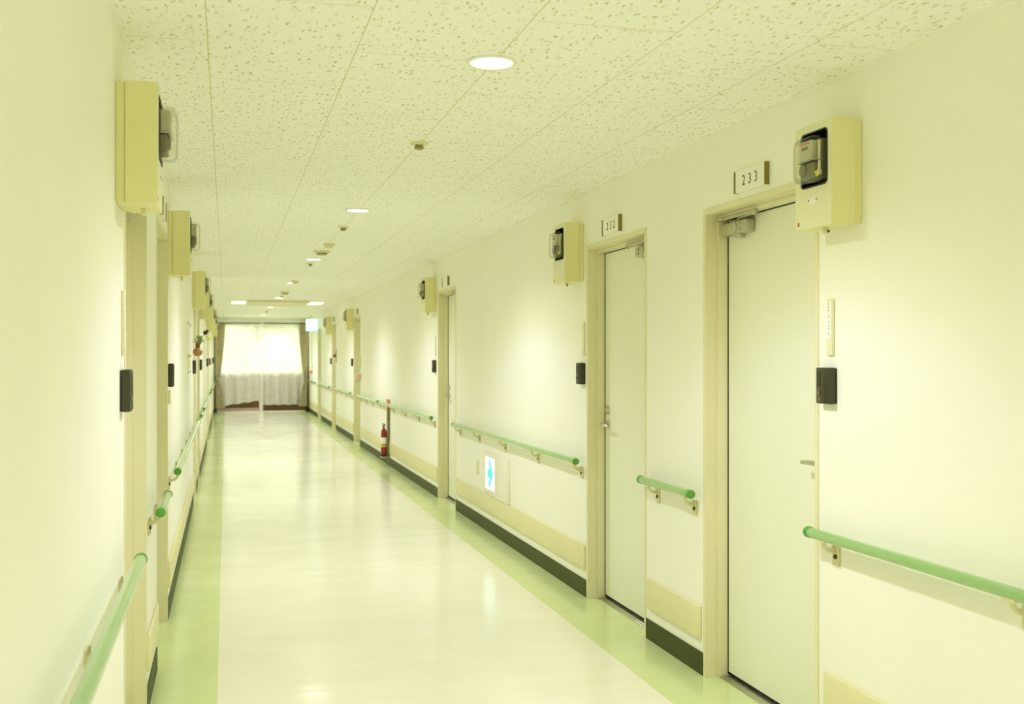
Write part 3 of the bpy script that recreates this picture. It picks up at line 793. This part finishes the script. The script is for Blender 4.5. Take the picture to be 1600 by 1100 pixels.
bm = new(); blossom(bm, (-0.028, 0.0, 0.052), 0.010, 10, 8); obj('dark_bud', bm, 'darkflower', t2)

def notice(y, w_, z0, z1, m, lb):
    loc, rz = at('L', y, z0)
    t = thing('notice', lb, 'notice', loc, rz, 'notices pinned to the left wall')
    bm = new(); add_box(bm, 0.0005, 0.0025, -w_/2, w_/2, 0, z1-z0); obj('sheet', bm, m, t)
    for yy in (-w_/2+0.02, w_/2-0.02):
        bm = new(); add_lathe(bm, [(0.007, 0.0025), (0.007, 0.006), (0.004, 0.010), (0.0, 0.0102)], (0, yy, z1-z0-0.02), 'X', 10); obj('pin', bm, 'screw', t)
notice(9.62, 0.62, 1.46, 1.72, 'paper', 'upper white sheet of the notices pinned on the left wall before the vase')
notice(9.62, 0.62, 1.325, 1.450, 'guard', 'middle beige card of the notices on the left wall before the vase')
notice(9.62, 0.62, 1.13, 1.315, 'paper', 'lowest white sheet of the notices on the left wall before the vase')

# ------------------------------------------------------------------ right wall ornaments far down the corridor
t = thing('flower_ornament', 'pink artificial flowers hanging by the fourth right door', 'ornament', (XR, 17.22, 1.02), PI)
bm = new(); blossom(bm, (0.045, 0.0, 0.085), 0.055, 22, 11); blossom(bm, (0.06, -0.03, 0.045), 0.045, 18, 12); blossom(bm, (0.045, 0.04, 0.12), 0.035, 14, 13); obj('pink_blossoms', bm, 'pink', t)
bm = new(); add_tube(bm, [(0.030, 0, 0.13), (0.012, 0, 0.22), (0.012, 0, 0.40)], 0.003, 6); obj('hanging_cord', bm, 'bracket', t)
bm = new(); add_box(bm, 0.0005, 0.014, -0.045, 0.045, 0.24, 0.42, 0.003, 1); obj('backing_plaque', bm, 'guard', t)
t = thing('door_ornament', 'small brown and pink hanging ornament by the fifth right door', 'ornament', (XR, 21.14, 1.30), PI)
bm = new(); add_box(bm, 0.0005, 0.016, -0.06, 0.06, 0, 0.26, 0.006, 2); pl = obj('plaque', bm, mat('tan_plaque', (0.62, 0.42, 0.22), 0.5), t)
bm = new(); blossom(bm, (0.035, 0.01, 0.13), 0.040, 16, 21); obj('dark_figure', bm, 'terradark', pl)
bm = new(); blossom(bm, (0.030, 0.0, 0.20), 0.032, 14, 22); obj('pink_blossoms', bm, 'pink', pl)
t = thing('alarm_button', 'round orange red button on the right wall by the end drape', 'alarm button', (XR, 27.2, 1.03), PI)
bm = new(); add_lathe(bm, [(0.045, 0.0005), (0.045, 0.012), (0.040, 0.014), (0, 0.0141)], (0, 0, 0), 'X', 20); obj('base_ring', bm, 'signred', t)
bm = new(); add_lathe(bm, [(0.036, 0.014), (0.036, 0.045), (0.030, 0.062), (0.015, 0.070), (0, 0.071)], (0, 0, 0), 'X', 20); obj('round_lamp', bm, 'orange', t)
bm = new(); add_box(bm, 0.0005, 0.010, -0.006, 0.006, 0.046, 0.20); obj('cable_cover', bm, 'bracket', t)

# ------------------------------------------------------------------ ceiling fittings
def make_downlight():
    t = thing('downlight', '', 'ceiling light')
    bm = new(); add_lathe(bm, [(0.072, 0.0), (0.0835, -0.0005), (0.0835, -0.003), (0.078, -0.006), (0.071, -0.0065), (0.069, -0.004), (0.069, 0.0)], (0, 0, 0), 'Z', 40); obj('trim_ring', bm, 'white', t)
    bm = new(); add_lathe(bm, [(0.0685, -0.0005), (0.0685, -0.004), (0.060, -0.006), (0.0, -0.0075)], (0, 0, 0), 'Z', 40); obj('diffuser', bm, 'lampglow', t)
    return t
lab = {2: 'largest lit round downlight, near the top of the picture', 3: 'second lit downlight from the camera, in the mid ceiling',
       4: 'third lit downlight from the camera, just beyond the ceiling smoke detector', 5: 'fourth lit downlight from the camera, beyond the third sprinkler',
       6: 'fifth lit downlight, just before the lowered ceiling panel', 7: 'sixth lit downlight, just beyond the lowered ceiling panel', 8: 'farthest lit downlight, in front of the end window',
       1: 'round downlight above and behind the camera', 0: 'round downlight farther behind the camera'}
proto = make_downlight()
for i, y in enumerate(LAMP_Y):
    if i == 0:
        proto.location = (LAMP_X, y, H); proto['label'] = lab[i]; proto['group'] = 'ceiling downlights'
    else: dup(proto, (LAMP_X, y, H), 0, lab[i], 'ceiling downlights')

def make_sprinkler():
    t = thing('ceiling_sprinkler', '', 'sprinkler')
    bm = new(); add_lathe(bm, [(0.042, -0.0003), (0.042, -0.004), (0.036, -0.009), (0.020, -0.012), (0.0, -0.0121)], (0, 0, 0), 'Z', 28); obj('escutcheon', bm, 'sensor', t)
    bm = new(); add_lathe(bm, [(0.019, -0.012), (0.019, -0.020), (0.022, -0.022), (0.022, -0.027), (0.010, -0.033), (0.0, -0.0331)], (0, 0, 0), 'Z', 20); obj('sprinkler_head', bm, 'sprinkler', t)
    return t
proto = make_sprinkler()
for i, (x, y, lb) in enumerate([(0.849, 4.871, 'nearest ceiling sprinkler, between the first two downlights'), (0.849, 8.172, 'second ceiling sprinkler, just beyond the second downlight'),
                   (0.850, 11.47, 'third ceiling sprinkler, just beyond the third downlight'), (0.86, 17.75, 'small ceiling sprinkler just before the fifth downlight'),
                   (0.845, 23.9, 'farthest ceiling sprinkler, between the last two downlights')]):
    if i == 0:
        proto.location = (x, y, H); proto['label'] = lb; proto['group'] = 'ceiling sprinklers'
    else: dup(proto, (x, y, H), 0, lb, 'ceiling sprinklers')

def make_detector(r=0.075):
    t = thing('smoke_detector', '', 'smoke detector')
    bm = new(); add_lathe(bm, [(r, -0.0003), (r, -0.014), (r*0.94, -0.020), (r*0.7, -0.022)], (0, 0, 0), 'Z', 32); obj('base', bm, 'sensor', t)
    bm = new(); add_lathe(bm, [(r*0.68, -0.022), (r*0.66, -0.034), (r*0.4, -0.041), (0, -0.042)], (0, 0, 0), 'Z', 28); obj('sensor_dome', bm, 'sprinkler' if r > 0.07 else 'sensor', t)
    return t
d1 = make_detector(); d1.location = (0.854, 10.11, H); d1['label'] = 'round ceiling smoke detector just before the third downlight'; d1['group'] = 'ceiling detectors'
dup(d1, (0.857, 16.7, H), 0, 'small far smoke detector between the fourth and fifth downlights', 'ceiling detectors')
d2 = make_detector(0.05); d2.location = (0.86, 9.45, H); d2['label'] = 'small pale ceiling sensor disc in front of the smoke detector'; d2['group'] = 'ceiling sensor discs'
dup(d2, (0.861, 14.24, H), 0, 'small pale sensor disc just before the fourth downlight', 'ceiling sensor discs')

# lowered panel with a lit strip at each side
t = thing('ceiling_panel', 'lowered cream ceiling panel across the far corridor', 'ceiling panel', (0.90, 20.0, H))
bm = new(); add_box(bm, -0.53, 0.53, -0.72, 0.72, -0.030, -0.0005, 0.004, 1); obj('panel', bm, 'sensor', t)
bm = new(); add_frame(bm, [(-0.5, -0.69), (0.5, -0.69), (0.5, 0.69), (-0.5, 0.69)], [(-0.47, -0.66), (0.47, -0.66), (0.47, 0.66), (-0.47, 0.66)], -0.034, -0.030)
for v in bm.verts: v.co = Vector((v.co.y, v.co.z, v.co.x))
obj('inner_frame', bm, 'guard', t)
for x, lb in ((0.215, 'left white lit ceiling strip beside the lowered panel'), (1.575, 'right pale cyan lit ceiling strip beside the lowered panel')):
    t = thing('ceiling_strip_light', lb, 'ceiling light', (x, 20.0, H), 0, 'lit ceiling strips')
    bm = new(); add_box(bm, -0.14, 0.14, -0.40, 0.40, -0.012, -0.0005, 0.002, 1); obj('housing', bm, 'white', t)
    bm = new(); add_box(bm, -0.12, 0.12, -0.38, 0.38, -0.018, -0.012, 0.002, 1); obj('diffuser', bm, 'tube', t)

M['signhouse'] = mat('pale_cyan_sign_housing', (0.55, 0.90, 0.90), 0.3, emis=(0.10, 0.34, 0.34), estr=1.0)
# hanging exit sign
t = thing('exit_sign', 'glowing white and cyan hanging sign in front of the end window', 'sign', (1.885, 25.0, H))
bm = new(); add_tube(bm, [(0, 0, -0.0005), (0, 0, -0.135)], 0.012, 12); add_lathe(bm, [(0.04, -0.0005), (0.04, -0.02), (0.015, -0.03)], (0, 0, 0), 'Z', 16); obj('stem', bm, 'white', t)
bm = new(); add_box(bm, -0.135, 0.135, -0.025, 0.025, -0.405, -0.130, 0.006, 2); obj('housing', bm, 'signhouse', t)
bm = new(); add_box(bm, -0.115, 0.115, -0.028, -0.025, -0.385, -0.150, 0.001, 1); obj('lit_face', bm, 'exitglow', t)

# ------------------------------------------------------------------ end wall with windows
bm = new()
WX0, WX1, WZ0, WZ1 = XL+0.05, XR-0.04, 0.03, 2.24
add_box(bm, XL-WT, WX0, YE, YE+0.2, 0, H); add_box(bm, WX1, XR+WT, YE, YE+0.2, 0, H); add_box(bm, WX0, WX1, YE, YE+0.2, WZ1, H)
add_box(bm, WX0, WX1, YE, YE+0.2, 0, WZ0)
struct('wall_end', bm, 'wall')
MID = 0.86
for k, (a, b) in enumerate(((WX0, MID), (MID, WX1))):
    r = bpy.data.objects.new('window_%d' % (k+1), None); C.objects.link(r); r.location = ((a+b)/2, YE+0.06, WZ0); r['kind'] = 'structure'
    hw = (b-a)/2-0.002; hh = WZ1-WZ0; sill = 0.96
    bm = new(); T = 0.045
    add_box(bm, -hw, -hw+T, -0.03, 0.03, sill, hh); add_box(bm, hw-T, hw, -0.03, 0.03, sill, hh)
    add_box(bm, -hw+T, hw-T, -0.03, 0.03, hh-T, hh); add_box(bm, -hw+T, hw-T, -0.03, 0.03, sill-0.02, sill+0.03)
    obj('window_frame', bm, 'winframe', r)
    bm = new(); add_box(bm, -hw+T-0.002, hw-T+0.002, -0.003, 0.003, sill+0.028, hh-T+0.002); obj('pane', bm, 'glass', r)
    bm = new(); add_box(bm, -hw+0.05, hw-0.05, -0.025, 0.025, 0.08, sill-0.022); obj('lower_panel', bm, 'brown', r)
    bm = new(); add_box(bm, -hw, -hw+0.048, -0.03, 0.03, 0.0, sill-0.022); add_box(bm, hw-0.048, hw, -0.03, 0.03, 0.0, sill-0.022)
    add_box(bm, -hw+0.05, hw-0.05, -0.03, 0.03, 0.0, 0.078); obj('lower_stiles', bm, 'pinkframe' if k == 0 else 'brown', r)
    if k == 0:
        bm = new(); add_prism(bm, rrect(-0.035, 0.035, -0.09, 0.09, 0.03), -0.012, -0.006)
        for v in bm.verts: v.co = Vector((v.co.y-0.40, v.co.x, v.co.z+1.99))
        obj('grey_tag', bm, 'button', r)
bm = new(); add_box(bm, MID-0.035, MID+0.042, YE-0.012, YE+0.028, WZ0, WZ1, 0.004, 1); struct('trim_3', bm, 'winframe')

for k, (a, b) in enumerate(((XL+0.001, XL+0.055), (XR-0.055, XR-0.001))):
    bm = new(); add_box(bm, a, b, YE-0.030, YE-0.001, 0.125, 2.24, 0.003, 1); struct('trim_%d' % (4+k), bm, 'olive')
bm = new(); add_box(bm, XL+0.001, XL+0.085, YE-0.045, YE-0.001, 0, 0.12, 0.002, 1); add_box(bm, XR-0.085, XR-0.001, YE-0.045, YE-0.001, 0, 0.12, 0.002, 1); struct('baseboard_end', bm, 'base')

# curtain rail, two sheers, two tied drapes
CY = YE-0.10
t = thing('curtain_rail', 'dark curtain rail across the top of the end window', 'curtain rail', ((XL+XR)/2, CY, 2.245))
hwr = (XR-XL)/2-0.02
bm = new(); add_box(bm, -hwr, hwr, -0.018, 0.018, 0, 0.034, 0.004, 1); add_box(bm, -hwr, hwr, -0.159, -0.141, 0.002, 0.030, 0.004, 1); obj('track', bm, 'railbrown', t)
bm = new()
for x in (-1.0, -0.35, 0.0, 0.35, 1.0): add_box(bm, x-0.012, x+0.012, -0.150, 0.0995, 0.028, 0.040)
obj('wall_brackets', bm, 'railbrown', t)
bm = new(); add_box(bm, -0.035, 0.035, -0.169, -0.1595, -0.020, 0.022, 0.006, 2); obj('centre_stop', bm, 'white', t)
def cloth(name, nx, nz, fn, m):
    bm = new(); g = [[bm.verts.new(fn(i/nx, k/nz)) for i in range(nx+1)] for k in range(nz+1)]
    for k in range(nz):
        for i in range(nx):
            f = bm.faces.new((g[k][i], g[k][i+1], g[k+1][i+1], g[k+1][i])); f.smooth = True
    return obj(name, bm, m)
def sheer(x0, x1, zb0, zb1, folds, ph, lb, flare=0.0):
    def fn(u, v):                                   # v: 0 hem .. 1 top
        hem = zb0+(zb1-zb0)*max(0, (u-0.15)/0.85)+0.008*math.sin(u*folds*2*PI)
        z = hem+(2.238-hem)*v
        amp = 0.030+0.026*(1-v)
        y = CY+amp*math.sin(u*folds*2*PI+ph+0.5*math.sin(u*9))+0.008*math.sin(u*folds*4.7*PI)*(0.3+v) - flare*(1-v)**2*u
        x = x0+(x1-x0)*u+0.008*math.sin(u*folds*4*PI)*(1-v)
        return (x, y, z)
    o = cloth('sheer_curtain', 160, 40, fn, 'sheer')
    return tag(o, lb, 'curtain', 'sheer curtains on the end window')
sheer(-0.20, 0.80, 0.175, 0.30, 3.6, 0.4, 'left white sheer curtain with a slanting hem on the end window', 0.06)
sheer(0.90, 1.93, 0.185, 0.19, 4.3, 1.7, 'right beige sheer curtain with a level hem on the end window')
def drape(xw, inward, zb, lb):
    """tied-back drape: xw is the wall-side x, inward +1 or -1 towards the middle"""
    def fn(u, v):
        z = zb+(2.24-zb)*v; zt = 0.86
        if z > zt:
            q = (z-zt)/(2.24-zt); wdt = 0.060+0.20*q**0.6; off = 0.035*(1-q)
        else:
            q = (zt-z)/(zt-zb); wdt = 0.060+0.145*q**0.8; off = 0.035+0.015*q
        f = math.sin(u*5*2*PI)
        y = CY-0.150-0.030*f*(0.5+0.5*abs(z-zt))
        return (xw+inward*(off+wdt*u), y, z)
    o = thing('tied_drape', lb, 'curtain', (0, 0, 0), 0, 'tied back drapes')
    c = cloth('drape_cloth', 90, 60, fn, 'drape'); c.parent = o
    bm = new(); xa = xw+inward*0.030; xb = xw+inward*0.100
    add_tube(bm, [(xa, CY-0.115, 0.88), (xa, CY-0.190, 0.875), (xb, CY-0.192, 0.855), (xb, CY-0.117, 0.85)], 0.010, 8); tb = obj('tieback', bm, 'drape', o)
    return o
drape(XL+0.03, 1, 0.13, 'left tied back drape beside the end window')
drape(XR-0.03, -1, 0.15, 'right tied back drape beside the end window, below the hanging sign')

# ------------------------------------------------------------------ outside the window
bm = new(); add_box(bm, -30, 34, YE+0.25, 80, -0.9, -0.6); g = struct('ground', bm, 'ground')
def tree(x, y, h, r, sd, lb):
    rn = random.Random(sd)
    t = thing('tree', lb, 'tree', (x, y, -0.6), 0, 'trees outside the end window')
    bm = new(); add_tube(bm, [(0, 0, 0), (0.05, 0, h*0.3), (0.0, 0.05, h*0.6)], [0.16, 0.12, 0.07], 10); obj('trunk', bm, 'bark', t)
    bm = new()
    for k in range(34):
        d = Vector((rn.gauss(0, 0.5), rn.gauss(0, 0.5), rn.gauss(0, 0.45)))
        q = Vector((0, 0, h*0.65))+Vector((d.x*r, d.y*r, d.z*h*0.35))
        rr = r*rn.uniform(0.22, 0.42)
        bmesh.ops.create_icosphere(bm, subdivisions=2, radius=rr, matrix=Matrix.Translation(q))
    for v in bm.verts: v.co += Vector((rn.gauss(0, 0.06), rn.gauss(0, 0.06), rn.gauss(0, 0.06)))*r*0.5
    obj('crown', bm, 'foliage', t)
tree(-5.5, 52, 5.5, 2.6, 1, 'pale tree seen through the left sheer curtain')
tree(1.5, 41, 5.2, 2.2, 2, 'pale tree seen through the right sheer curtain near the centre')
tree(9.0, 52, 7.0, 3.0, 3, 'pale tree seen through the right edge of the right sheer curtain')
